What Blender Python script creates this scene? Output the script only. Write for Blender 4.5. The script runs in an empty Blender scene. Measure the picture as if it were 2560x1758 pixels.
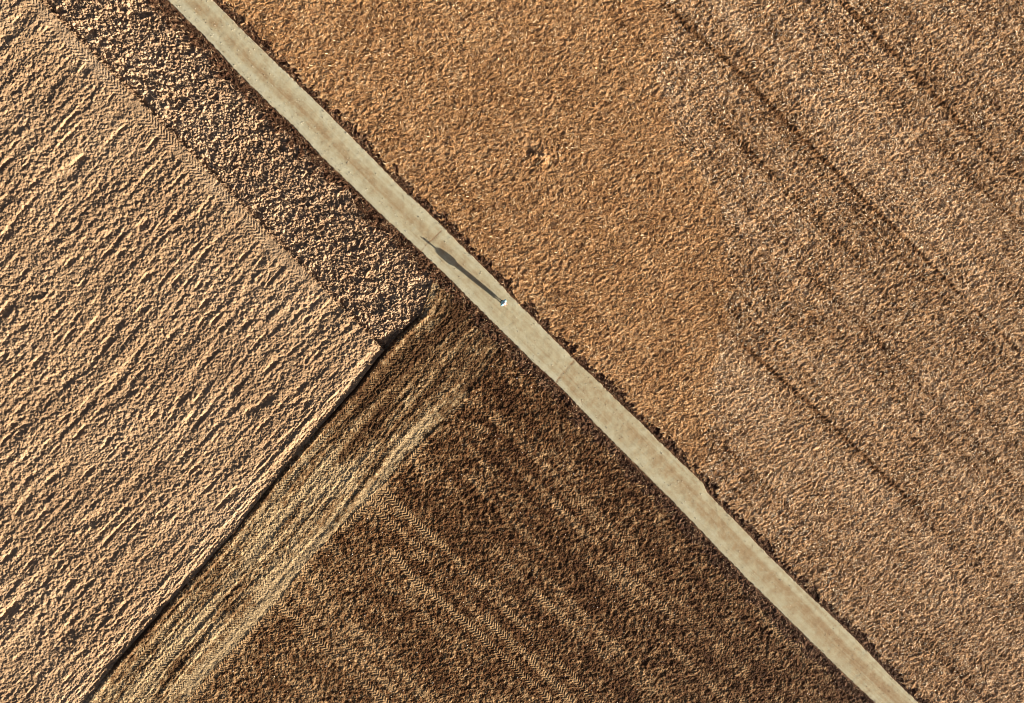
import bpy, math
import numpy as np

sc = bpy.context.scene
col = sc.collection
rng = np.random.default_rng(7)

# ------------------------------------------------------------------ camera
# The layout is surveyed from the 2560 x 1758 photograph: PW() turns a photo
# position into a point of the ground plane (metres), 30 photo pixels = 1 m.
IW, IH, PPM = 2560.0, 1758.0, 30.0
HFOV = math.radians(65.5)
FPX = IW / 2 / math.tan(HFOV / 2)
DIST = FPX / PPM
TILT = math.radians(8.0)
CAM = np.array([-math.sin(TILT) * DIST * .72, math.sin(TILT) * DIST * .69, math.cos(TILT) * DIST])
cz = CAM / np.linalg.norm(CAM)
cx = np.cross([0, 1, 0], cz); cx /= np.linalg.norm(cx)
cy = np.cross(cz, cx)
cam_d = bpy.data.cameras.new('camera')
cam = bpy.data.objects.new('camera', cam_d)
col.objects.link(cam)
import mathutils
M = mathutils.Matrix(((cx[0], cy[0], cz[0], CAM[0]), (cx[1], cy[1], cz[1], CAM[1]), (cx[2], cy[2], cz[2], CAM[2]), (0, 0, 0, 1)))
cam.matrix_world = M
cam_d.sensor_fit = 'HORIZONTAL'; cam_d.sensor_width = 36
cam_d.lens = 36 * FPX / IW
cam_d.clip_start = 1; cam_d.clip_end = 20000
sc.camera = cam


def PW(px, py):
    px = np.asarray(px, float); py = np.asarray(py, float)
    a = (px - IW / 2) / FPX; b = -(py - IH / 2) / FPX
    dx = a * cx[0] + b * cy[0] - cz[0]
    dy = a * cx[1] + b * cy[1] - cz[1]
    dz = a * cx[2] + b * cy[2] - cz[2]
    t = -CAM[2] / dz
    return CAM[0] + dx * t, CAM[1] + dy * t


def WP(x, y):
    vx, vy, vz = x - CAM[0], y - CAM[1], -CAM[2]
    a = vx * cx[0] + vy * cx[1] + vz * cx[2]
    b = vx * cy[0] + vy * cy[1] + vz * cy[2]
    c = -(vx * cz[0] + vy * cz[1] + vz * cz[2])
    c = np.maximum(c, 5.0)
    return IW / 2 + FPX * a / c, IH / 2 - FPX * b / c


# ------------------------------------------------------------------ sun, sky, exposure
FOOT = PW(1251, 753)
HEADSH = PW(1049, 589)
sv = np.array([FOOT[0] - HEADSH[0], FOOT[1] - HEADSH[1]])
SHLEN = float(np.hypot(*sv)); sun_h = sv / SHLEN                       # horizontal direction towards the sun
ELEV = math.atan(1.78 / SHLEN)
SUN = mathutils.Vector((sun_h[0] * math.cos(ELEV), sun_h[1] * math.cos(ELEV), math.sin(ELEV)))
ld = bpy.data.lights.new('sun', 'SUN')
ld.energy = 5.0; ld.angle = math.radians(0.5); ld.color = (1.0, .93, .84)
lo = bpy.data.objects.new('sun', ld); col.objects.link(lo)
lo.rotation_mode = 'QUATERNION'; lo.rotation_quaternion = SUN.to_track_quat('Z', 'Y')
w = bpy.data.worlds.new('World'); sc.world = w; w.use_nodes = True
wn = w.node_tree
bg = wn.nodes['Background']; bg.inputs[1].default_value = .05
sk = wn.nodes.new('ShaderNodeTexSky'); sk.sky_type = 'NISHITA'; sk.sun_disc = False
sk.sun_elevation = ELEV
sk.sun_rotation = math.atan2(sun_h[0], sun_h[1])
sk.dust_density = 1.5; sk.ozone_density = 0.0; sk.air_density = 0.25
wn.links.new(sk.outputs[0], bg.inputs[0])
sc.view_settings.view_transform = 'Standard'; sc.view_settings.look = 'None'
sc.view_settings.gamma = 1; sc.view_settings.exposure = 1.75
sc.cycles.max_bounces = 4; sc.cycles.diffuse_bounces = 3
sc.cycles.filter_width = 1.0


# ------------------------------------------------------------------ helpers
def lin(r, g, b):
    return tuple((v / 255 / 12.92) if v / 255 <= .04045 else ((v / 255 + .055) / 1.055) ** 2.4 for v in (r, g, b))


def tag(o, label=None, cat=None, kind=None, group=None):
    if label: o['label'] = label
    if cat: o['category'] = cat
    if kind: o['kind'] = kind
    if group: o['group'] = group
    return o


def mesh(name, v, f, mat=None, attrs=None, parent=None, smooth=False):
    v = np.ascontiguousarray(v, np.float32); f = np.ascontiguousarray(f, np.int32)
    me = bpy.data.meshes.new(name)
    me.vertices.add(len(v)); me.vertices.foreach_set('co', v.ravel())
    n = f.shape[1]
    me.loops.add(f.size); me.loops.foreach_set('vertex_index', f.ravel())
    me.polygons.add(len(f)); me.polygons.foreach_set('loop_start', np.arange(0, f.size, n, dtype=np.int32))
    for k, a in (attrs or {}).items():
        if a.ndim == 1:
            at = me.attributes.new(k, 'FLOAT', 'POINT'); at.data.foreach_set('value', np.ascontiguousarray(a, np.float32))
        else:
            at = me.attributes.new(k, 'FLOAT_VECTOR', 'POINT'); at.data.foreach_set('vector', np.ascontiguousarray(a, np.float32).ravel())
    me.update(calc_edges=True)
    if smooth: me.polygons.foreach_set('use_smooth', np.ones(len(f), bool))
    if mat: me.materials.append(mat)
    o = bpy.data.objects.new(name, me); col.objects.link(o)
    if parent: o.parent = parent
    return o


def sst(a, b, x):
    t = np.clip((x - a) / (b - a), 0, 1)
    return t * t * (3 - 2 * t)


_tabs = {}


def N(x, y, seed=0):
    """smooth value noise in about [-1, 1]"""
    if seed not in _tabs: _tabs[seed] = np.random.default_rng(1000 + seed).uniform(-1, 1, (256, 256)).astype(np.float32)
    T = _tabs[seed]
    c_, s_ = math.cos(.5 + seed * 1.7), math.sin(.5 + seed * 1.7)
    x, y = x * c_ - y * s_ + 3517.3 + seed * 3.7, x * s_ + y * c_ + 3391.7 + seed * 1.9
    xi = np.floor(x).astype(np.int32); yi = np.floor(y).astype(np.int32)
    fx = (x - xi).astype(np.float32); fy = (y - yi).astype(np.float32)
    fx = fx * fx * (3 - 2 * fx); fy = fy * fy * (3 - 2 * fy)
    x0 = xi & 255; x1 = (xi + 1) & 255; y0 = yi & 255; y1 = (yi + 1) & 255
    a = T[y0, x0] * (1 - fx) + T[y0, x1] * fx
    b = T[y1, x0] * (1 - fx) + T[y1, x1] * fx
    return a * (1 - fy) + b * fy


def lumps(x, y, seed=0, jit=.9):
    """rounded lumps, one per jittered cell: height 0..1"""
    r = np.random.default_rng(2000 + seed)
    JX = r.uniform(.5 - jit / 2, .5 + jit / 2, (256, 256)).astype(np.float32)
    JY = r.uniform(.5 - jit / 2, .5 + jit / 2, (256, 256)).astype(np.float32)
    H = (r.uniform(.15, 1, (256, 256)) ** 1.3).astype(np.float32)
    R = r.uniform(.40, .80, (256, 256)).astype(np.float32)
    c_, s_ = math.cos(.9 + seed * 1.3), math.sin(.9 + seed * 1.3)
    x, y = x * c_ - y * s_ + 3300, x * s_ + y * c_ + 3300
    xi = np.floor(x).astype(np.int32); yi = np.floor(y).astype(np.int32)
    out = np.zeros(x.shape, np.float32)
    for j in (-1, 0, 1):
        for i in (-1, 0, 1):
            cxi = xi + i; cyi = yi + j
            a = cyi & 255; b = cxi & 255
            d2 = ((cxi + JX[a, b] - x) ** 2 + (cyi + JY[a, b] - y) ** 2).astype(np.float32)
            rr = R[a, b] ** 2
            np.maximum(out, H[a, b] * np.sqrt(np.clip(1 - d2 / rr, 0, 1)), out=out)
    return out


def xline(pts):
    """x of a photo line as a function of y, carried on straight beyond its ends"""
    p = np.array(sorted(pts, key=lambda q: q[1]), float)
    a = p[0] - (p[1] - p[0]) / (p[1][1] - p[0][1]) * 4000
    b = p[-1] + (p[-1] - p[-2]) / (p[-1][1] - p[-2][1]) * 4000
    p = np.vstack([a, p, b])
    return lambda y: np.interp(y, p[:, 1], p[:, 0])


# ------------------------------------------------------------------ survey
ROAD_L = [(418, 0), (463, 45), (532.5, 114.5), (593, 181), (671, 259), (734, 316), (800.6, 388.5), (894, 480), (960, 544), (1021, 600),
          (1056, 633), (1119, 693), (1161, 735.5), (1231, 805), (1312, 886), (1386, 955), (1431, 1001), (1499, 1072), (1569, 1142),
          (1671, 1244), (1743, 1319), (1822, 1400.6), (1860, 1440), (1950, 1528), (2071, 1648.5), (2188, 1758)]
ROAD_R = [(532.5, 0), (611, 81), (671, 138.5), (731, 196), (800.6, 265), (882, 346), (957, 421.7), (1014, 480), (1080, 541), (1140, 600),
          (1191.6, 651), (1246, 705), (1279, 741.6), (1318, 781), (1372, 835), (1435.5, 898), (1500, 957), (1541.6, 1000), (1593, 1048),
          (1656, 1111), (1758, 1208), (1768, 1232), (1837, 1301), (1927, 1394.6), (2014.5, 1480), (2131, 1588), (2221, 1684.6), (2297, 1758)]
LINE_A = [(99, 0), (391, 296), (881, 797), (960, 875)]
TRENCH = [(1100, 625), (1085, 690), (1064, 755), (1050, 788), (993, 838), (941, 898), (890, 967), (854, 1003), (800, 1066), (661, 1195), (588, 1322), (516, 1407.5),
          (411, 1519), (278, 1669.6), (212, 1758)]
TRENCH = [(1100, 625), (1085, 690), (1064, 755), (1050, 788), (993, 838), (941, 898), (890, 967), (854, 1006), (800, 1066), (724, 1154), (655, 1240), (588, 1325),
          (516, 1407.5), (411, 1519), (278, 1669.6), (212, 1758)]
RIDGE = [(1330, 780), (1230, 905), (1168, 991), (1060, 1100), (958, 1211), (860, 1310), (771, 1400), (705, 1490), (600, 1605), (474, 1745)]
SEAM = [(1655, 0), (1678, 68), (1645, 169), (1664, 255), (1682, 319), (1728, 378), (1774, 447), (1810, 502), (1803, 593), (1818, 660), (1829, 720), (1808, 820),
        (1787, 911), (1781, 1001), (1769, 1107), (1760, 1215), (1770, 1300)]
xL, xR, xA, xT, xD, xS = map(xline, (ROAD_L, ROAD_R, LINE_A, TRENCH, RIDGE, SEAM))
K = .7 / PPM                                                            # photo pixels across a diagonal -> metres

# wheel tracks printed in the seedbed and headland: (photo points, width m, strength)
TRACKS = [
    ([(1160, 1000), (1060, 1110), (958, 1222), (860, 1322), (775, 1410), (705, 1498), (600, 1615), (470, 1765)], .55, .8),
    ([(1100, 1010), (1000, 1110), (900, 1215), (800, 1325), (700, 1440), (590, 1565), (440, 1740)], .5, .55),
    ([(960, 1215), (940, 1240), (960, 1270), (1010, 1290)], .55, .6),
    ([(770, 1395), (760, 1430), (800, 1480), (880, 1560), (1010, 1690), (1100, 1780)], .55, .5),
    ([(1600, 1410), (1720, 1530), (1860, 1670), (1960, 1770)], .5, .55),
    ([(1120, 1140), (1200, 1220), (1330, 1350), (1420, 1440)], .5, .3),
    ([(960, 1222), (1008, 1278), (1131, 1388), (1159, 1425), (1300, 1560), (1480, 1740), (1600, 1850)], .62, 1.0),
    ([(915, 1240), (945, 1278), (1056, 1376), (1100, 1425), (1240, 1560), (1420, 1740), (1500, 1820)], .6, .6),
    ([(985, 1385), (1050, 1470), (1111, 1507), (1261, 1645), (1346, 1724), (1440, 1810)], .62, 1.0),
    ([(1035, 1390), (1156, 1498), (1291, 1618), (1406, 1733), (1480, 1810)], .62, .95),
    ([(1245, 1380), (1300, 1440), (1352, 1489), (1480, 1610), (1640, 1780)], .5, .6),
    ([(1440, 1376), (1470, 1408), (1600, 1534), (1700, 1632), (1840, 1780)], .55, .85),
    ([(1040, 1075), (1090, 1072), (1176, 1084), (1237, 1126), (1342, 1211), (1463, 1331), (1500, 1365), (1600, 1460), (1760, 1620), (1900, 1760)], .55, .65),
    ([(1070, 1045), (1130, 1046), (1176, 1057), (1240, 1092), (1312, 1150), (1420, 1250), (1560, 1390), (1740, 1565), (1930, 1760)], .5, .5),
    ([(1180, 780), (1260, 860), (1426, 1030), (1445, 1054), (1596, 1205), (1671, 1280), (1740, 1361), (1852, 1470), (1899, 1525), (2010, 1628), (2110, 1716), (2180, 1790)], .6, .75),
    ([(1160, 990), (1210, 1020), (1330, 1130), (1470, 1270), (1640, 1440), (1830, 1630), (1960, 1760)], .8, .35),
    ([(700, 1510), (760, 1570), (860, 1660), (980, 1770)], .62, .8),
    ([(720, 1470), (820, 1570), (940, 1680), (1040, 1780)], .6, .55),
    ([(860, 1330), (960, 1440), (1120, 1600), (1300, 1790)], .55, .3),
    ([(1340, 1420), (1460, 1540), (1620, 1700), (1700, 1790)], .55, .35),
    ([(1520, 1420), (1640, 1535), (1800, 1690), (1890, 1780)], .5, .4),
    # headland, running with the trench
    ([(1075, 800), (1020, 850), (960, 920), (905, 985), (830, 1070), (700, 1215), (620, 1325), (545, 1420), (440, 1540), (310, 1690), (240, 1780)], .6, .9),
    ([(1120, 850), (1060, 900), (1000, 960), (890, 1080), (770, 1220), (650, 1370), (560, 1480), (440, 1620), (330, 1760)], .6, .7),
    ([(1180, 900), (1120, 960), (1030, 1060), (900, 1190), (780, 1320), (690, 1430), (560, 1580), (420, 1740)], .55, .6),
    ([(1130, 720), (1075, 790), (1080, 850), (1130, 880), (1210, 870)], .5, .7),
    ([(620, 1390), (600, 1350), (610, 1310), (650, 1290)], .55, .7),
    ([(600, 1480), (640, 1470), (690, 1490), (720, 1540)], .5, .6),
]


def tracks(x, y, idx, h, tint, HS):
    for pts, wd, st in TRACKS:
        X, Y = PW(*np.array(pts, float).T)
        # smooth the way into short pieces
        t = np.linspace(0, len(pts) - 1, len(pts) * 6)
        X = np.interp(t, np.arange(len(pts)), X); Y = np.interp(t, np.arange(len(pts)), Y)
        for _ in range(4):
            X[1:-1] = (X[:-2] + 2 * X[1:-1] + X[2:]) / 4; Y[1:-1] = (Y[:-2] + 2 * Y[1:-1] + Y[2:]) / 4
        m = wd + .2
        sel = np.where((x > X.min() - m) & (x < X.max() + m) & (y > Y.min() - m) & (y < Y.max() + m))[0]
        if not len(sel): continue
        xs, ys = x[sel], y[sel]
        best = np.full(len(sel), 9., np.float32); sd = np.zeros(len(sel), np.float32); ss = np.zeros(len(sel), np.float32)
        s0 = 0.
        for k in range(len(X) - 1):
            ux, uy = X[k + 1] - X[k], Y[k + 1] - Y[k]; L = math.hypot(ux, uy)
            if L < 1e-6: continue
            ux /= L; uy /= L
            q = np.where((np.abs(xs - (X[k] + X[k + 1]) / 2) < L / 2 + m) & (np.abs(ys - (Y[k] + Y[k + 1]) / 2) < L / 2 + m))[0]
            if len(q):
                al = (xs[q] - X[k]) * ux + (ys[q] - Y[k]) * uy
                d = -(xs[q] - X[k]) * uy + (ys[q] - Y[k]) * ux
                ac = np.clip(al, 0, L)
                dd = np.hypot(d, al - ac)
                b = dd < best[q]
                qb = q[b]
                best[qb] = dd[b]; sd[qb] = d[b]; ss[qb] = s0 + ac[b]
            s0 += L
        wear = st * np.clip(.75 + .7 * N(xs / 2.2, ys / 2.2, 31) + .3 * N(xs / .5, ys / .5, 32), 0, 1.2)
        msk = (1 - sst(wd / 2 - .06, wd / 2 + .06, best)) * wear
        ph = (ss + np.abs(sd) * .8) / .27
        saw = ph - np.floor(ph)
        lug = np.where(saw < .5, 1.0, -1.0) * (1 - np.exp(-(np.abs(sd) / .03) ** 2) * .6)
        g = idx[sel]
        h[g] = h[g] * (1 - .6 * np.clip(msk, 0, 1)) + msk * (np.where(HS[sel], .017, .030) * lug * np.clip(.7 + .6 * N(xs / .3, ys / .3, 63), .1, 1.2) - .015)
        tint[g] += np.where(HS[sel], .2, .34) * msk


AX = math.radians(32)
SUNA = math.atan2(sun_h[1], sun_h[0])
# region ids
PLOUGH, CLOD, HEAD, SEED, STUB1, STUB2, VERGE = range(7)


def terrain(x, y):
    """height, tint (dryness plus some painted light and shade), region and straw cover of the ground at x, y"""
    n = len(x)
    px, py = WP(x, y)
    wob = 5 * N(x / 1.1, y / 1.1, 40) + 3 * N(x / .35, y / .35, 41)
    dl = (xL(py) - px) * K                                             # metres left of the road
    dr = (px - xR(py)) * K                                             # metres right of it
    dT = (px - xT(py) + .25 * wob) * K * 1.03                          # right of the trench
    dA = (px - xA(py)) * K
    dD = (px - xD(py)) * K
    dS = (px - xS(py) + 3 * wob) * .8 / PPM
    left = dl > dr
    reg = np.full(n, STUB1, np.int8)
    reg[(~left) & (dS > 0)] = STUB2
    lt = left & (dT < 0)
    reg[lt & (dA >= 0)] = CLOD
    reg[lt & (dA < 0)] = PLOUGH
    reg[left & (dT >= 0) & (dD < 0)] = HEAD
    reg[left & (dT >= 0) & (dD >= 0)] = SEED
    vw = np.where(left, 1.0, .62) + .25 * N(x / 2.5, y / 2.5, 42) + .40 * N(x / .6, y / .6, 43) + .35 * N(x / .22, y / .22, 55)
    vw = np.maximum(vw, .16)
    dd = np.maximum(dl, dr)
    reg[dd < vw] = VERGE
    h = np.zeros(n, np.float32); tint = np.zeros(n, np.float32)
    fine = .55 * N(x / .17, y / .17, 1) + .6 * N(x / .085, y / .085, 2) + .30 * rng.normal(0, 1, n).clip(-2, 2)

    def at(r): return np.where(reg == r)[0]
    # ploughed field: broken ridges that run up to the right
    i = np.where((reg == PLOUGH))[0]
    X, Y = x[i], y[i]
    wa = .25 * N(X / 9, Y / 9, 9)
    ca, sa = math.cos(math.radians(46)), math.sin(math.radians(46))
    u = X * ca + Y * sa; v = -X * sa + Y * ca + wa + .05 * N(X / 1.0, Y / 1.0, 10)
    hh = .040 * N(u / 16, v / 1.2, 3) + .030 * N(u / 7, v / .5, 4) + .028 * N(u / 2.2, v / .24, 5)
    hh += .026 * N(X / .24, Y / .2, 6) + .034 * fine[i]
    pit = np.clip(N(u / 1.6, v / .4, 7) - .36, 0, 1)
    hh -= .20 * pit
    am = np.clip(N(X / 3, Y / 3, 11) + .6, .1, 1.2)
    hh += .06 * lumps(X / .36, Y / .3, 8) * am + .05 * lumps(u / .22, v / .17, 56)
    e = dA[i]
    hh *= .82
    track = sst(-1.1, -.95, e) * (1 - sst(-.15, -.02, e)) * (1 - sst(640, 770, py[i]))              # wheel-pressed strip along the cloddy field
    s_ = X * .7 - Y * .71
    ph = (s_ + np.abs(e + .55) * .9) / .3; ph -= np.floor(ph)
    hh = hh * (1 - .75 * track) + track * .011 * np.clip(N(X / 1.5, Y / 1.5, 57) + .6, 0, 1) * np.where(ph < .5, 1, -1) + track * .014 * fine[i]
    t = dT[i]
    face = sst(-2.1 + .4 * N(u / 1.5, v * 0, 60), -1.3, t) * sst(850, 1000, py[i])                                          # plough face beside the trench
    str_ = .06 * N(u / 1.6, v / .16, 12) + .05 * N(u / .5, v / .12, 13)
    hh = hh * (1 - .6 * face) + face * (str_ * .6 + .03 * fine[i])
    h[i] = hh; tint[i] = .15 * N(X / .2, Y / .2, 76) + .12 * N(X / 4, Y / 4, 14) + .12 * track + .10 * face  # face term paints the sunlit slope paler; the pressed strip is really paler
    # cloddy field
    i = at(CLOD); X, Y = x[i], y[i]
    wx = X + .16 * N(X / .28, Y / .28, 15) + .2 * N(X / .9, Y / .9, 65); wy = Y + .16 * N(X / .28, Y / .28, 16) + .2 * N(X / .9, Y / .9, 66)
    big = np.clip(.75 + .5 * N(X / 2.5, Y / 2.5, 17), .3, 1.2)
    hh = .15 * lumps(wx / .40, wy / .32, 18) * big + .11 * lumps(wx / .25, wy / .20, 19) + .08 * lumps(X / .15, Y / .13, 20) + .05 * fine[i]
    hh -= .16 * np.clip(N(X / .9, Y / .6, 58) - .25, 0, 1)
    rows = -X * sa * -1 + Y * ca
    q = (X * .70 + Y * .71)                                            # furrows that run with the road
    hh += .05 * N(q / .8, (X * .71 - Y * .70) / 5, 21)
    e = dA[i]
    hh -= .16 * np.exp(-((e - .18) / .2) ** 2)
    h[i] = hh - .16; tint[i] = .2 * N(X / .3, Y / .3, 77) + .10 * N(X / 3, Y / 3, 22) - .25 * np.exp(-((e - .12) / .25) ** 2)  # last term paints the groove's shade into the soil colour
    # headland
    i = at(HEAD); X, Y = x[i], y[i]
    v = dT[i] - .25 * wob[i] * K + .06 * N(X / 4, Y / 4, 23); u = X * .66 + Y * .75
    lo = sst(900, 1300, py[i])
    hh = (.034 * N(u / 14, v / .40, 24) + .026 * N(u / 7, v / .19, 25)) * (.7 + .3 * lo) + .022 * N(u / .5, v / .2, 26) + .034 * fine[i]
    rd = dD[i]
    rid = np.exp(-(np.clip(np.abs(rd + .55 + .25 * N(X / 1.5, Y / 1.5, 61) + .2 * N(X / .3, Y / .3, 72)) - .22, 0, 9) / .35) ** 2) * sst(900, 1010, py[i])
    hh = hh * (1 - .45 * rid) - .02 * rid
    h[i] = hh
    tint[i] = .28 * N(u / 8, v / .55, 27) + .22 * N(u / 3, v / 1.6, 28) + .16 * N(X / .5, Y / .5, 29) + .30 * N(X / .14, Y / .14, 73) + rid * (.40 + .30 * N(u / 2.5, v / .5, 30) + .25 * N(X / .35, Y / .35, 71)) \
        + .30 * lo - .16 + .22 * N(u / 6, v / .16, 44)
    # seedbed
    i = at(SEED); X, Y = x[i], y[i]
    a2 = X * .72 - Y * .69; b2 = X * .69 + Y * .72
    hh = .035 * N(X / .3, Y / .3, 33) + .040 * fine[i] + .02 * N(a2 / 3, b2 / .5, 34)
    rid = np.exp(-((dD[i] - .12) / .16) ** 2) * sst(940, 1010, py[i])
    h[i] = hh + .055 * rid * np.clip(N(X / 2.2, Y / 2.2, 62) + .35, 0, 1)
    sw = 1 - sst(300, 900, (px[i] - 350) * .55 + (1758 - py[i]) * .6)
    tint[i] = .16 * N(a2 / 7, b2 / .8, 35) + .10 * N(X / 1.2, Y / 1.2, 36) + .18 * N(X / .3, Y / .3, 37) + .30 * N(X / .13, Y / .13, 74) + .16 * sw - .05
    # stubble
    i = np.where((reg == STUB1) | (reg == STUB2))[0]; X, Y = x[i], y[i]
    a2 = X * .735 - Y * .678; b2 = X * .678 + Y * .735
    g = (reg[i] == STUB2)
    a3 = X * math.cos(AX) + Y * math.sin(AX); b3 = -X * math.sin(AX) + Y * math.cos(AX)
    hh = .030 * N(a3 / .26 + N(X / .4, Y / .4, 59), b3 / .2, 38) + .030 * fine[i] + .02 * N(X / .9, Y / .9, 39)
    rowf = np.clip(N(X / 7, Y / 7, 45) + .35, 0, 1) * g * (py[i] < 620)
    hh += rowf * .022 * np.sin(b2 * 2 * math.pi / .27)
    h[i] = hh * np.where(g, 1.25, .9)
    tint[i] = .25 * N(X / .15, Y / .15, 75) + .12 * N(X / 3, Y / 3, 46) + .14 * N(a2 / 14, b2 / 1.1, 47) * (.4 + .6 * g) + (.10 + .16 * g) * N(a2 / 45, b2 / .38, 78) + .30 * rowf * np.sin(b2 * 2 * math.pi / .40) * np.clip(N(a2 / 3, b2 / .8, 64) + .5, 0, 1)
    # verge: shallow ditch full of old weeds
    i = at(VERGE); X, Y = x[i], y[i]
    e = dd[i]
    hh = -.10 * np.sin(np.clip(e / 1.0, 0, 1) * math.pi) + (.08 * lumps(X / .4, Y / .4, 48) + .07 * lumps(X / .2, Y / .2, 49)) * sst(.0, .3, e) + .03 * fine[i] * sst(0, .2, e)
    h[i] = np.where(e < .02, -.06, hh - .02)
    tint[i] = .25 * N(X / .3, Y / .3, 50) + .15 * N(X / 1.5, Y / 1.5, 51)
    # the trench between ploughland and headland
    dep = .20 + .0 * py
    dep = np.interp(py, [770, 800, 900, 1060, 1160, 1420, 1758], [0, .10, .15, .12, .075, .07, .07])
    wr = .10 + .05 * N(x / .8, y / .8, 52)
    prof = -dep * sst(-1.0, -.22, dT) * (1 - sst(wr, wr + .16, dT))
    ok = left & (dd > vw)
    h += np.where(ok, prof, 0).astype(np.float32)
    lip = .05 * np.exp(-((dT - .42) / .16) ** 2) * (dep > .01)
    h += np.where(ok, lip, 0).astype(np.float32)
    tint -= np.where(ok & (np.abs(dT - .0) < .3), .15 * (dep > .05), 0).astype(np.float32)  # shadow in the trench bottom, painted as darker soil
    # wheel tracks
    i = np.where((reg == SEED) | (reg == HEAD))[0]
    tracks(x[i], y[i], i, h, tint, reg[i] == HEAD)
    # bare drill lines in the stubble: less straw
    bare = np.zeros(n, np.float32)
    for pts, wd, st in LINES:
        fx = xline(pts)
        p = np.array(pts)
        d = np.abs(px - fx(py) + .4 * wob) * K
        on = sst(p[:, 1].min() - 30, p[:, 1].min() + 30, py) * (1 - sst(p[:, 1].max() - 30, p[:, 1].max() + 30, py))
        bare = np.maximum(bare, np.exp(-(d / wd) ** 2) * on * st * np.clip(.95 + .5 * N(x / .9, y / .9, 53), 0, 1.3))
    bare *= (~left)
    h -= .06 * bare * (reg != VERGE)
    # the scuffed place in the stubble
    X0, Y0 = PW(1338, 392)
    for ox, oy, r_, am in ((-.55, .28, .22, -.20), (.1, -.28, .26, -.24), (1.25, -.2, .22, -.12), (-.1, .2, .35, .16), (.6, -.1, .4, .17), (1.6, -.5, .2, -.08)):
        h += am * np.exp(-(((x - X0 - ox) ** 2 + (y - Y0 - oy) ** 2) / r_ ** 2)) * (.8 + .4 * N(x / .15, y / .15, 54))
    return h, tint, reg, bare, px, py, dd


LINES = [
    ([(1650, 0), (1660, 9), (1728, 77.5), (1819, 155), (1956, 296), (2093, 433), (2152, 492.6), (2275, 606.6), (2366, 702), (2560, 890)], .17, 1.4),
    ([(2100, 0), (2175, 73), (2275, 173), (2344, 246), (2458, 365), (2560, 462)], .28, 1.2),
    ([(1900, 130), (1965, 196), (2038, 264), (2110, 330)], .35, .6),
    ([(1783, 283), (1860, 360), (1938, 442), (2006, 506), (2093, 597), (2200, 705)], .28, .55),
    ([(1860, 865), (1889, 893), (1991, 980), (2112, 1094), (2184, 1164), (2290, 1265)], .16, 1.2),
    ([(2150, 175), (2260, 290), (2420, 440), (2560, 570)], .22, .4),
    ([(1990, 20), (2090, 120), (2210, 240)], .2, .4),
    ([(2380, 20), (2480, 110), (2560, 190)], .3, .5),
    ([(1780, 70), (1880, 180), (1990, 300), (2080, 390)], .4, .45),
    ([(1520, 30), (1570, 75), (1620, 130)], .2, .6),
    ([(1290, 330), (1325, 380), (1400, 455), (1480, 530)], .25, .35),
    ([(2350, 1640), (2440, 1730), (2500, 1790)], .12, .5),
    ([(2230, 1580), (2330, 1680), (2400, 1750)], .12, .35),
    ([(1960, 640), (2060, 730), (2200, 860), (2330, 990)], .3, .3),
]


# ------------------------------------------------------------------ materials
def new_mat(name):
    m = bpy.data.materials.new(name); m.use_nodes = True
    nt = m.node_tree
    b = nt.nodes['Principled BSDF']
    b.inputs['Roughness'].default_value = .95
    b.inputs['Specular IOR Level'].default_value = .1
    return m, nt, b


def nd(nt, t, **kw):
    n = nt.nodes.new(t)
    for k, v in kw.items(): setattr(n, k, v)
    return n


def noise(nt, scale, detail=3, vec=None, rough=.6):
    n = nd(nt, 'ShaderNodeTexNoise'); n.inputs['Scale'].default_value = scale; n.inputs['Detail'].default_value = detail
    n.inputs['Roughness'].default_value = rough
    if vec is None:
        g = nd(nt, 'ShaderNodeNewGeometry'); vec = g.outputs['Position']
    nt.links.new(vec, n.inputs['Vector'])
    return n.outputs['Fac']


def math_(nt, op, a, b=None, c=None):
    n = nd(nt, 'ShaderNodeMath', operation=op)
    for k, v in enumerate((a, b, c)):
        if v is None: continue
        if isinstance(v, (int, float)): n.inputs[k].default_value = v
        else: nt.links.new(v, n.inputs[k])
    return n.outputs[0]


def ramp(nt, fac, stops):
    n = nd(nt, 'ShaderNodeValToRGB')
    el = n.color_ramp.elements
    while len(el) < len(stops): el.new(.5)
    for e, (p, c) in zip(el, stops): e.position = p; e.color = (*c, 1)
    nt.links.new(fac, n.inputs[0])
    return n.outputs[0]


def soil(name, dark, mid, pale, amp=.5, fs=9, off=0., bump=.0):
    """soil whose own colour runs from damp to dry; 'tint' is how dry or trampled it is"""
    m, nt, b = new_mat(name)
    at = nd(nt, 'ShaderNodeAttribute', attribute_name='tint')
    f = math_(nt, 'MULTIPLY_ADD', noise(nt, fs, 4, rough=.7), amp, .5 - amp / 2 + off)
    f = math_(nt, 'MULTIPLY_ADD', noise(nt, .35, 3), .3, math_(nt, 'SUBTRACT', f, .15))
    f = math_(nt, 'ADD', f, at.outputs['Fac'])
    c = ramp(nt, f, [(.1, dark), (.5, mid), (.95, pale)])
    nt.links.new(c, b.inputs['Base Color'])
    return m


M_PLOUGH = soil('ploughed_soil', (.20, .115, .06), (.37, .235, .125), (.50, .35, .21), .5)
M_CLOD = soil('clod_soil', (.14, .08, .042), (.34, .215, .12), (.55, .39, .24), .8, 7)
M_HEAD = soil('headland_soil', (.065, .030, .012), (.19, .105, .044), (.47, .33, .17), .8, 8)
M_SEED = soil('seedbed_soil', (.045, .018, .007), (.125, .057, .021), (.38, .235, .11), .9, 8)
M_STUB1 = soil('stubble_soil_warm', (.15, .068, .025), (.35, .185, .078), (.56, .35, .17), .9, 6)
M_STUB2 = soil('stubble_soil_pale', (.14, .066, .025), (.37, .208, .094), (.62, .41, .225), .9, 6)
M_VERGE = soil('verge_soil', (.035, .015, .008), (.095, .045, .022), (.26, .15, .08), .9, 8)


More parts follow.
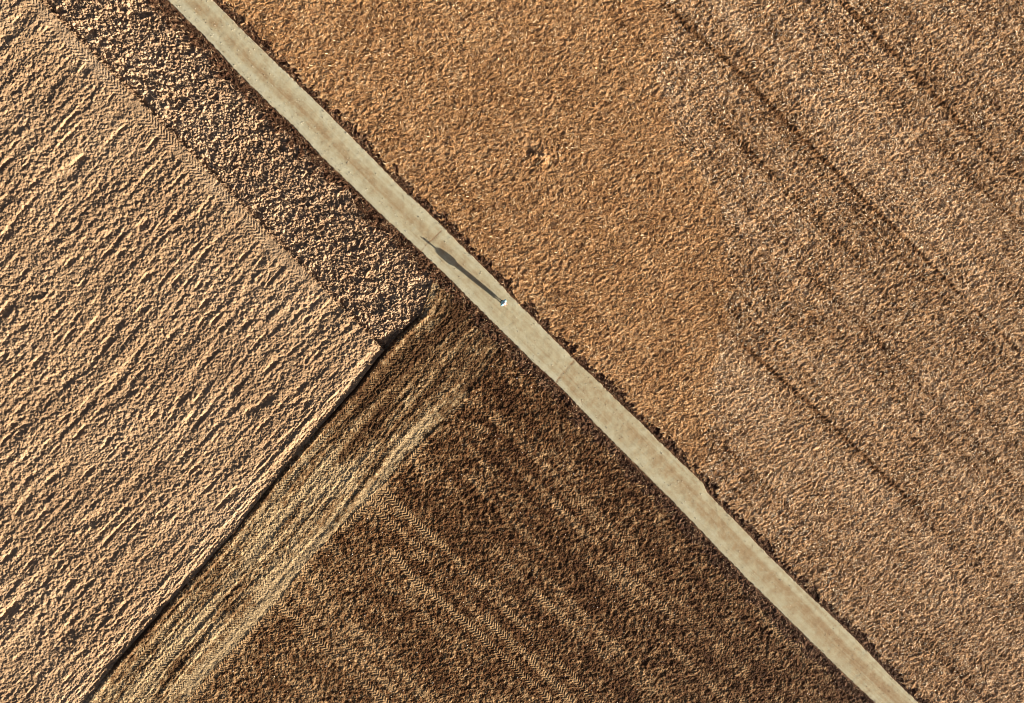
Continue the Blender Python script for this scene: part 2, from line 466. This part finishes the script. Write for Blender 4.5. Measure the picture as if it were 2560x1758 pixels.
def leaf_mat(name):
    m, nt, b = new_mat(name)
    at = nd(nt, 'ShaderNodeAttribute', attribute_name='hue')
    nt.links.new(at.outputs['Vector'], b.inputs['Base Color'])
    b.inputs['Roughness'].default_value = .8
    return m


M_STRAW = leaf_mat('dry_straw')

# ------------------------------------------------------------------ ground meshes
cxs, cys = PW([-70, IW + 70, IW + 70, -70], [-70, -70, IH + 70, IH + 70])
GX0, GX1, GY0, GY1 = cxs.min(), cxs.max(), cys.min(), cys.max()


def grid(x0, x1, y0, y1, step):
    nx = int((x1 - x0) / step) + 1; ny = int((y1 - y0) / step) + 1
    X, Y = np.meshgrid(x0 + step * np.arange(nx), y0 + step * np.arange(ny))
    a = (np.arange(ny - 1)[:, None] * nx + np.arange(nx - 1)[None, :]).ravel()
    F = np.stack([a, a + 1, a + 1 + nx, a + nx], 1)
    return X.ravel(), Y.ravel(), F, nx, ny


STEP = .04
gx, gy, GF, gnx, gny = grid(GX0, GX1, GY0, GY1, STEP)
gh, gt, gr, gb, gpx, gpy, gdd = terrain(gx, gy)
inside = (gpx > -75) & (gpx < IW + 75) & (gpy > -75) & (gpy < IH + 75)
GF = GF[inside[GF[:, 0]] & inside[GF[:, 2]]]
# the same fields carried on around, on a coarser grid
ox, oy, OF, onx, ony = grid(GX0 - 32, GX1 + 32, GY0 - 32, GY1 + 32, .22)
oh, ot, orr, ob, opx, opy, odd = terrain(ox, oy)
oin = (opx > -55) & (opx < IW + 55) & (opy > -55) & (opy < IH + 55)
OF = OF[~(oin[OF].all(1))]
oh[oin] -= .25

NAMES = [('ploughed_field', M_PLOUGH, 'pale ploughed field of broken diagonal ridges left of the dark trench'),
         ('cloddy_field', M_CLOD, 'narrow strip of coarse dark clods between ploughed field and road'),
         ('headland', M_HEAD, 'streaky tyre marked headland between the trench and the dark seedbed'),
         ('seedbed_field', M_SEED, 'dark brown harrowed field printed with parallel tyre tracks'),
         ('warm_stubble_field', M_STUB1, 'orange brown stubble field beside the upper right of the road'),
         ('pale_stubble_field', M_STUB2, 'paler greyish stubble field with faint drill lines far right of the road'),
         ('verge', M_VERGE, 'dark weedy soil strip along both edges of the pale road')]
STRUCT = {}
for k, (nm, mt, lb) in enumerate(NAMES):
    f1 = GF[gr[GF[:, 0]] == k]; f2 = OF[orr[OF[:, 0]] == k]
    u1, i1 = np.unique(f1, return_inverse=True); u2, i2 = np.unique(f2, return_inverse=True)
    V = np.concatenate([np.stack([gx[u1], gy[u1], gh[u1]], 1), np.stack([ox[u2], oy[u2], oh[u2]], 1)])
    F = np.concatenate([i1.reshape(-1, 4), i2.reshape(-1, 4) + len(u1)])
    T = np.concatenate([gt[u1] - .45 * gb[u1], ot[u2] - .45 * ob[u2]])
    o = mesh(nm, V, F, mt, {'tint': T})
    tag(o, lb, 'field' if k < 6 else 'verge', 'structure')
# land to the horizon
R = 6000.
o = mesh('ground', np.array([(-R, -R, -.6), (R, -R, -.6), (R, R, -.6), (-R, R, -.6)]), np.array([(0, 1, 2, 3)]), M_STUB2)
tag(o, 'brown farmland reaching to the horizon around the fields', 'ground', 'structure')


def height_at(x, y):
    i = np.clip(np.rint((x - GX0) / STEP).astype(int), 0, gnx - 1); j = np.clip(np.rint((y - GY0) / STEP).astype(int), 0, gny - 1)
    return j * gnx + i


# ------------------------------------------------------------------ road
def build_road():
    ny = 2300; nxr = 64
    yy = np.linspace(-900, IH + 900, ny)
    l = xL(yy); r = xR(yy)
    # cross-sections at right angles to the way: pair left point with right point shifted along
    Lx, Ly = PW(l, yy)
    rl = np.stack([Lx, Ly], 1)
    ry = np.linspace(-1000, IH + 800, 4000)
    Rx, Ry = PW(xR(ry), ry)
    # nearest right-hand point for each left point
    tdir = np.gradient(rl, axis=0); tdir /= np.linalg.norm(tdir, axis=1)[:, None]
    k = np.ones(121) / 121
    td = np.stack([np.convolve(np.pad(tdir[:, q], 60, 'edge'), k, 'valid') for q in (0, 1)], 1)
    td /= np.linalg.norm(td, axis=1)[:, None]
    s = np.concatenate([[0], np.cumsum(np.hypot(np.diff(Lx), np.diff(Ly)))])
    RP = np.stack([Rx, Ry], 1)
    par = np.einsum('ij,j->i', RP, td.mean(0)); o_ = np.argsort(par)
    pl = np.einsum('ij,j->i', rl, td.mean(0))
    Qx = np.interp(pl, par[o_], Rx[o_]); Qy = np.interp(pl, par[o_], Ry[o_])
    t = np.linspace(0, 1, nxr)[None, :]
    eL = (.02 * N(s / .5, s * 0, 61) + .035 * N(s / .16, s * 0, 62) + .02 * N(s / 1.7, s * 0, 65))[:, None]
    eR = (.02 * N(s / .5, s * 0, 63) + .035 * N(s / .16, s * 0, 64) + .02 * N(s / 1.7, s * 0, 66))[:, None]
    wid = np.hypot(Qx - Lx, Qy - Ly)[:, None]
    tt = t + (eL / wid) * (1 - t) ** 4 + (eR / wid) * t ** 4
    X = Lx[:, None] * (1 - tt) + Qx[:, None] * tt; Y = Ly[:, None] * (1 - tt) + Qy[:, None] * tt
    S = np.repeat(s[:, None], nxr, 1); Tm = t * wid
    Z = .03 + .05 * (1 - (2 * t - 1) ** 2) + 0 * S
    Z = Z - .09 * (np.abs(2 * t - 1) > .985)
    x = X.ravel(); y = Y.ravel(); z = Z.ravel().copy()
    z += .004 * N(x / .35, y / .35, 67) + .0025 * N(x / .12, y / .12, 68) + .004 * N(x / 1.2, y / 1.2, 70)
    crack = np.zeros(len(x), np.float32)
    for pts, wd, dp in (([(1110, 571), (1094, 586), (1079, 601), (1068, 607), (1062, 617), (1052, 628)], .05, .006), ([(1438, 899), (1424, 914), (1414, 926), (1404, 934), (1391, 955)], .09, .012),
                        ([(1452, 1000), (1456, 1012), (1450, 1022), (1456, 1040)], .03, .02), ([(1250, 860), (1262, 868), (1284, 862)], .03, .015)):
        A, B = PW(*np.array(pts, float).T)
        d = np.full(len(x), 9.)
        for k_ in range(len(A) - 1):
            q = np.where((np.abs(x - A[k_]) < 2.5) & (np.abs(y - B[k_]) < 2.5))[0]
            ux, uy = A[k_ + 1] - A[k_], B[k_ + 1] - B[k_]; L2 = ux * ux + uy * uy
            tq = np.clip(((x[q] - A[k_]) * ux + (y[q] - B[k_]) * uy) / L2, 0, 1)
            d[q] = np.minimum(d[q], np.hypot(x[q] - A[k_] - tq * ux, y[q] - B[k_] - tq * uy))
        c = np.exp(-(d / wd) ** 2) * np.clip(.7 + .6 * N(x / .2, y / .2, 69), 0, 1)
        crack = np.maximum(crack, c); z -= dp * c
    px, py = WP(x, y)
    s_j = (px + py)                                                     # older slab above the joint, browner one below
    old = 1 - sst(2325, 2350, s_j - 1.1 * (px - py - 520) * 0)
    a = (np.arange(ny - 1)[:, None] * nxr + np.arange(nxr - 1)[None, :]).ravel()
    F = np.stack([a, a + nxr, a + 1 + nxr, a + 1], 1)
    co = np.stack([S.ravel() * 1.0, Tm.ravel(), np.zeros(len(x))], 1)
    m, nt, b = new_mat('worn_road')
    rc = nd(nt, 'ShaderNodeAttribute', attribute_name='way').outputs['Vector']
    ac = nd(nt, 'ShaderNodeAttribute', attribute_name='across').outputs['Fac']
    cr = nd(nt, 'ShaderNodeAttribute', attribute_name='crack').outputs['Fac']
    od = nd(nt, 'ShaderNodeAttribute', attribute_name='old').outputs['Fac']
    mp = nd(nt, 'ShaderNodeMapping'); mp.inputs['Scale'].default_value = (.03, 2.4, 1); nt.links.new(rc, mp.inputs[0])
    streak = noise(nt, 1.0, 4, mp.outputs[0])
    blot = noise(nt, 1.1, 5, None, .65)
    grain = noise(nt, 11, 4, None, .85)
    # wheel-worn pale sides, brown middle carried by dust
    mid = math_(nt, 'SUBTRACT', 1.0, math_(nt, 'ABSOLUTE', math_(nt, 'MULTIPLY_ADD', ac, 2.0, -1.06)))     # 1 in the middle
    f = math_(nt, 'MULTIPLY_ADD', math_(nt, 'POWER', mid, 1.3), .42, 0.0)
    f = math_(nt, 'ADD', f, math_(nt, 'MULTIPLY_ADD', streak, 1.1, -.52))
    f = math_(nt, 'ADD', f, math_(nt, 'MULTIPLY_ADD', blot, 1.1, -.50))
    f = math_(nt, 'ADD', f, math_(nt, 'MULTIPLY_ADD', grain, .9, -.45))
    f = math_(nt, 'ADD', f, math_(nt, 'MULTIPLY', math_(nt, 'SUBTRACT', 1.0, od), .13))
    c = ramp(nt, f, [(.0, (.47, .43, .285)), (.33, (.40, .34, .205)), (.62, (.325, .235, .125)), (1.0, (.24, .145, .07))])
    mx = nd(nt, 'ShaderNodeMix', data_type='RGBA'); nt.links.new(cr, mx.inputs[0]); nt.links.new(c, mx.inputs[6]); mx.inputs[7].default_value = (.24, .14, .07, 1)
    # earth spilled on the rims
    rim = math_(nt, 'ABSOLUTE', math_(nt, 'MULTIPLY_ADD', ac, 2.0, -1.0))
    rim = math_(nt, 'ADD', rim, math_(nt, 'MULTIPLY_ADD', noise(nt, 3.5, 4), .12, -.06))
    mr = nd(nt, 'ShaderNodeMapRange'); nt.links.new(rim, mr.inputs[0]); mr.inputs[1].default_value = .93; mr.inputs[2].default_value = 1.01; mr.inputs[4].default_value = .75
    m2 = nd(nt, 'ShaderNodeMix', data_type='RGBA'); nt.links.new(mr.outputs[0], m2.inputs[0]); nt.links.new(mx.outputs[2], m2.inputs[6]); m2.inputs[7].default_value = (.38, .24, .12, 1)
    nt.links.new(m2.outputs[2], b.inputs['Base Color'])
    o = mesh('road', np.stack([x, y, z], 1), F, m, {'way': co, 'across': np.repeat(t, ny, 0).ravel(), 'crack': crack, 'old': old}, smooth=True)
    tag(o, 'pale dusty farm road running diagonally between the brown fields', 'road', 'structure')
    return rl, RP


build_road()

# ------------------------------------------------------------------ straw, weeds, crumbs, pebbles


def blades(name, x, y, z, ang, tilt, length, width, hue, label, cat, bend=.15):
    """one strip of two quads per blade"""
    n = len(x)
    d = np.stack([np.cos(ang) * np.cos(tilt), np.sin(ang) * np.cos(tilt), np.sin(tilt)], 1)
    s = np.stack([-np.sin(ang), np.cos(ang), rng.normal(0, .35, n)], 1)
    s /= np.linalg.norm(s, axis=1)[:, None]
    p0 = np.stack([x, y, z], 1); W = s * (width / 2)[:, None]
    p1 = p0 + d * (length * .5)[:, None]
    cv = rng.normal(0, bend, n)
    p2 = p0 + d * length[:, None] + (np.stack([-np.sin(ang), np.cos(ang), np.zeros(n)], 1) * cv[:, None] + np.array([0, 0, -1.]) * (bend * rng.uniform(0, 1, n))[:, None]) * length[:, None]
    p2[:, 2] = np.maximum(p2[:, 2], z - .005)
    V = np.stack([p0 - W * .8, p0 + W * .8, p1 + W, p1 - W, p2 + W * .5, p2 - W * .5], 1).reshape(-1, 3)
    b = np.arange(n)[:, None] * 6
    F = np.concatenate([b + [0, 1, 2, 3], b + [3, 2, 4, 5]])
    o = mesh(name, V, F, M_STRAW, {'hue': np.repeat(hue, 6, 0)})
    return tag(o, label, cat, 'stuff')


def scatter(n, keep):
    """random places on the fine grid that pass keep(index array)"""
    c = rng.integers(0, len(gx), n)
    c = c[inside[c]]
    c = c[keep(c)]
    x = gx[c] + rng.uniform(-.5, .5, len(c)) * STEP; y = gy[c] + rng.uniform(-.5, .5, len(c)) * STEP
    return c, x, y, gh[c]


def hues(n, a, b, c=None, p=0.):
    t = rng.uniform(0, 1, n)[:, None]
    h = np.array(a) * (1 - t) + np.array(b) * t
    if c is not None:
        m = rng.uniform(0, 1, n) < p
        h[m] = c
    return h * rng.uniform(.85, 1.15, n)[:, None]


AX = math.radians(32)


def straw_field(reg, n, name, label, ha, hb, hc, pc, lmin, lmax, wmin, wmax, sprd, tl):
    def keep(c):
        cov = .8 + .45 * N(gx[c] / .55, gy[c] / .55, 81) + .25 * N(gx[c] / 4, gy[c] / 4, 82) - 1.3 * gb[c] + .5 * (gt[c] if reg == STUB2 else 0)
        return (gr[c] == reg) & (rng.uniform(0, 1, len(c)) < cov)
    c, x, y, z = scatter(n, keep)
    m = len(c)
    ang = AX + rng.normal(0, sprd, m) + .5 * N(x / 2.5, y / 2.5, 83) + np.where(rng.uniform(0, 1, m) < .5, math.pi, 0)
    return blades(name, x, y, z + .004, ang, np.abs(rng.normal(tl, .28, m)), rng.uniform(lmin, lmax, m), rng.uniform(wmin, wmax, m), hues(m, ha, hb, hc, pc), label, 'straw')


straw_field(STUB1, 420000, 'straw_litter', 'short golden straw lying flat over the orange brown stubble field',
            (.26, .12, .042), (.60, .34, .14), (.80, .58, .33), .16, .12, .34, .020, .042, .8, .30)
straw_field(STUB2, 560000, 'cut_stubble', 'stiff pale straw standing over the greyish stubble field far right',
            (.24, .13, .058), (.62, .40, .21), (.84, .68, .46), .24, .10, .30, .018, .040, .9, .36)


def verge_keep(c): return (gr[c] == VERGE) & (gdd[c] > .08)


c, x, y, z = scatter(1100000, verge_keep)
k = rng.uniform(0, 1, len(c)) < np.clip(.5 + .7 * N(x / .5, y / .5, 84), .05, 1)
c, x, y, z = c[k], x[k], y[k], z[k]
m = len(c)
blades('verge_weeds', x, y, z, rng.uniform(0, 2 * math.pi, m), np.clip(rng.normal(.6, .3, m), .05, 1.3), rng.uniform(.12, .38, m), rng.uniform(.012, .03, m),
       hues(m, (.05, .022, .012), (.17, .085, .040), (.50, .34, .19), .15), 'dark withered weeds edging the pale road', 'weeds')

# straw and crop left on the headland, seedbed and clods
c, x, y, z = scatter(520000, lambda c: ((gr[c] == HEAD) & (rng.uniform(0, 1, len(c)) < .5 + 1.2 * gt[c])) | ((gr[c] == SEED) & (rng.uniform(0, 1, len(c)) < .22 + .7 * gt[c])))
m = len(c)
hd = (gr[c] == HEAD)
ang = np.where(hd, math.radians(49), math.radians(-43)) + rng.normal(0, .7, m)
blades('crop_residue', x, y, z + .003, ang, np.abs(rng.normal(.08, .15, m)), rng.uniform(.06, .2, m), rng.uniform(.012, .026, m),
       hues(m, (.13, .075, .032), (.36, .24, .12), (.68, .54, .36), .05), 'scattered chaff and crop residue on the dark soil', 'chaff', .1)
c, x, y, z = scatter(420000, lambda c: ((gr[c] == CLOD) | ((gr[c] == PLOUGH) & (rng.uniform(0, 1, len(c)) < .12))))
m = len(c)
blades('clod_chaff', x, y, z + .004, rng.uniform(0, 6.28, m), np.abs(rng.normal(.15, .2, m)), rng.uniform(.05, .16, m), rng.uniform(.015, .035, m),
       hues(m, (.30, .19, .10), (.48, .33, .19), (.70, .56, .40), .06), 'chaff and root bits caught between the dark clods', 'chaff', .1)

# pebbles on the road and pale stones in the seedbed
ico = np.array([(0, 0, 1), (.89, 0, .45), (.28, .85, .45), (-.72, .53, .45), (-.72, -.53, .45), (.28, -.85, .45), (.72, .53, -.45), (-.28, .85, -.45), (-.89, 0, -.45), (-.28, -.85, -.45), (.72, -.53, -.45), (0, 0, -1)])
icf = np.array([(0, 1, 2), (0, 2, 3), (0, 3, 4), (0, 4, 5), (0, 5, 1), (1, 6, 2), (2, 7, 3), (3, 8, 4), (4, 9, 5), (5, 10, 1), (6, 7, 2), (7, 8, 3), (8, 9, 4), (9, 10, 5), (10, 6, 1), (11, 7, 6), (11, 8, 7), (11, 9, 8), (11, 10, 9), (11, 6, 10)])


def stones(name, x, y, z, r, hue, label):
    n = len(x)
    sc_ = r[:, None] * rng.uniform(.6, 1.2, (n, 3)) * [1, 1, .7]
    a = rng.uniform(0, 6.28, n)
    P = ico[None] * sc_[:, None, :] * rng.uniform(.8, 1.2, (n, 12, 1))
    X = P[..., 0] * np.cos(a)[:, None] - P[..., 1] * np.sin(a)[:, None]; Y = P[..., 0] * np.sin(a)[:, None] + P[..., 1] * np.cos(a)[:, None]
    V = np.stack([X + x[:, None], Y + y[:, None], P[..., 2] + (z + r * .3)[:, None]], 2).reshape(-1, 3)
    F = (icf[None] + (np.arange(n) * 12)[:, None, None]).reshape(-1, 3)
    o = mesh(name, V, F, M_STRAW, {'hue': np.repeat(hue, 12, 0)})
    return tag(o, label, 'stones', 'stuff')


n = 1500
py_ = rng.uniform(-30, IH + 30, n); tt = rng.beta(1.1, 1.1, n)
px_ = xL(py_) * (1 - tt) + xR(py_) * tt
x, y = PW(px_, py_)
stones('road_pebbles', x, y, .055 + .02 * (1 - (2 * tt - 1) ** 2), rng.uniform(.008, .03, n) * rng.uniform(.6, 1.3, n), hues(n, (.45, .36, .24), (.70, .62, .48), (.16, .10, .06), .25), 'pale pebbles and crumbs strewn over the road')
c, x, y, z = scatter(60000, lambda c: (gr[c] == SEED) & (rng.uniform(0, 1, len(c)) < .05))
m = len(c)
stones('field_stones', x, y, z, rng.uniform(.015, .05, m), hues(m, (.45, .36, .27), (.75, .68, .58)), 'small pale stones dotted over the dark seedbed')


# ------------------------------------------------------------------ the person
def skin(name, pts, edges, mat, parent, sub=2, root=0):
    me = bpy.data.meshes.new(name)
    me.from_pydata([p[:3] for p in pts], edges, [])
    o = bpy.data.objects.new(name, me); col.objects.link(o); o.parent = parent
    o.modifiers.new('skin', 'SKIN')
    for k, sv_ in enumerate(me.skin_vertices[0].data):
        r = pts[k][3]; sv_.radius = (r, pts[k][4] if len(pts[k]) > 4 else r)
        sv_.use_root = (k == root)
    ss = o.modifiers.new('subdivision', 'SUBSURF'); ss.levels = sub; ss.render_levels = sub
    me.materials.append(mat)
    return o


def plain(name, c, rough=.8, var=.12, scale=30):
    m, nt, b = new_mat(name)
    f = noise(nt, scale, 3)
    c0 = tuple(v * (1 - var) for v in c); c1 = tuple(min(1, v * (1 + var)) for v in c)
    nt.links.new(ramp(nt, f, [(.3, c0), (.7, c1)]), b.inputs['Base Color']); b.inputs['Roughness'].default_value = rough
    return m


def person():
    M_SKIN = plain('skin', (.50, .29, .20), .6); M_JAC = plain('light_blue_cloth', (.36, .66, .70)); M_TRO = plain('black_cloth', (.012, .011, .012))
    M_CAP = plain('white_cloth', (.82, .80, .76)); M_SHOE = plain('dark_shoe', (.03, .027, .025)); M_HAIR = plain('brown_hair', (.09, .05, .03)); M_EYE = plain('eye', (.03, .02, .02), .2)
    root = bpy.data.objects.new('person', None); col.objects.link(root)
    rt = PW(1252.5, 753.5)
    root.location = (rt[0], rt[1], .075)
    root.rotation_euler = (0, 0, math.atan2(sun_h[1], sun_h[0]) - math.pi / 2)    # local +y looks at the sun
    tag(root, 'person in light blue jacket, black trousers and pale cap standing on the road', 'person')
    L = .16                                                             # forward lean of the upper body
    def ly(z): return L * max(0, (z - .1) / 1.65) ** 1.1
    # body: one skinned figure with head, arms and legs
    P = [(0, ly(.95), .95, .13, .10), (0, ly(1.15), 1.15, .12, .09), (0, ly(1.36), 1.36, .14, .09), (0, ly(1.47), 1.47, .055, .055), (0, ly(1.56) + .01, 1.56, .065, .08),
         (0, ly(1.66) + .015, 1.66, .078, .098), (0, ly(1.74) + .005, 1.74, .055, .07)]
    E = [(0, 1), (1, 2), (2, 3), (3, 4), (4, 5), (5, 6)]
    hands = []
    for s in (-1, 1):
        k = len(P)
        P += [(s * .155, ly(1.40), 1.40, .055), (s * .27, ly(1.1) - .02, 1.14, .042), (s * .13, ly(1.1) + .20, 1.10, .034), (s * .105, ly(1.1) + .26, 1.105, .03, .018), (s * .09, ly(1.1) + .30, 1.11, .028, .015)]
        E += [(2, k), (k, k + 1), (k + 1, k + 2), (k + 2, k + 3), (k + 3, k + 4)]
        k2 = len(P)
        P += [(s * .09, ly(.88), .88, .085), (s * .075, ly(.5), .50, .058), (s * .07, ly(.28), .30, .052), (s * .07, .0, .08, .038), (s * .075, .10, .035, .03, .028), (s * .078, .15, .03, .026, .022)]
        E += [(0, k2), (k2, k2 + 1), (k2 + 1, k2 + 2), (k2 + 2, k2 + 3), (k2 + 3, k2 + 4), (k2 + 4, k2 + 5)]
        hands.append((s, k + 4))
    # fingers and thumb grow from the palms
    for s, k in hands:
        bx_, by_, bz_ = P[k][:3]
        for q, (fx, ln) in enumerate(((-.026, .062), (-.009, .074), (.009, .07), (.025, .055))):
            a = len(P)
            P += [(bx_ + fx, by_ + .022, bz_, .0095), (bx_ + fx * 1.1 - s * .004, by_ + .022 + ln * .55, bz_ - .008, .0088), (bx_ + fx * 1.1 - s * .008, by_ + .022 + ln * .85, bz_ - .030, .0078)]
            E += [(k, a), (a, a + 1), (a + 1, a + 2)]
        a = len(P)
        P += [(bx_ - s * .034, by_ - .012, bz_ + .008, .0115), (bx_ - s * .056, by_ + .012, bz_ + .010, .010), (bx_ - s * .062, by_ + .036, bz_ + .006, .0085)]
        E += [(k - 1, a), (a, a + 1), (a + 1, a + 2)]
    skin('body', P, E, M_SKIN, root, 2)
    # clothes follow the limbs, a little wider
    J = [(0, ly(.80), .80, .215, .15), (0, ly(1.0), 1.02, .21, .145), (0, ly(1.3), 1.29, .20, .135), (0, ly(1.43), 1.42, .155, .105), (0, ly(1.47), 1.485, .075, .07)]
    JE = [(0, 1), (1, 2), (2, 3), (3, 4)]
    for s in (-1, 1):
        k = len(J)
        J += [(s * .20, ly(1.38), 1.375, .078), (s * .285, ly(1.1) - .02, 1.14, .078), (s * .14, ly(1.1) + .18, 1.10, .05)]
        JE += [(3, k), (k, k + 1), (k + 1, k + 2)]
    jac = skin('jacket', J, JE, M_JAC, root, 2)
    T = [(0, ly(.96), .96, .148, .118), (0, ly(.86), .87, .14, .12)]
    TE = [(0, 1)]
    for s in (-1, 1):
        k = len(T)
        T += [(s * .09, ly(.78), .78, .108), (s * .082, ly(.5), .50, .095), (s * .075, ly(.2), .22, .085), (s * .07, ly(.1) - .0, .09, .075)]
        TE += [(1, k), (k, k + 1), (k + 1, k + 2), (k + 2, k + 3)]
    skin('trousers', T, TE, M_TRO, root, 2)
    for s in (-1, 1):
        skin('shoe', [(s * .07, -.05, .045, .045, .04), (s * .072, .03, .048, .047, .046), (s * .078, .11, .038, .046, .035), (s * .08, .19, .03, .036, .026)], [(0, 1), (1, 2), (2, 3)], M_SHOE, root, 2)
    hy = ly(1.66)
    # face
    skin('nose', [(0, hy + .108, 1.655, .010), (0, hy + .122, 1.635, .014), (0, hy + .112, 1.622, .012)], [(0, 1), (1, 2)], M_SKIN, root, 1)
    for s in (-1, 1):
        skin('eye', [(s * .031, hy + .098, 1.665, .011), (s * .031, hy + .104, 1.665, .010)], [(0, 1)], M_EYE, root, 1)
        skin('ear', [(s * .082, hy + .005, 1.675, .012, .022), (s * .086, hy + .0, 1.645, .012, .018), (s * .08, hy + .008, 1.62, .008, .012)], [(0, 1), (1, 2)], M_SKIN, root, 1)
    skin('mouth', [(-.022, hy + .10, 1.59, .006), (0, hy + .106, 1.59, .008), (.022, hy + .10, 1.59, .006)], [(0, 1), (1, 2)], plain('lips', (.35, .13, .11)), root, 1)
    skin('hair', [(0, hy - .03, 1.72, .082, .075), (0, hy - .055, 1.65, .082, .055), (0, hy - .055, 1.58, .065, .04)], [(0, 1), (1, 2)], M_HAIR, root, 2)
    cap = skin('cap', [(0, hy + .0, 1.70, .098, .112), (0, hy + .0, 1.745, .090, .105), (0, hy - .005, 1.775, .05, .06)], [(0, 1), (1, 2)], M_CAP, root, 2)
    skin('brim', [(0, hy + .07, 1.705, .075, .012), (0, hy + .125, 1.70, .070, .010), (0, hy + .16, 1.692, .05, .008)], [(0, 1), (1, 2)], M_CAP, cap, 2)
    return root


person()
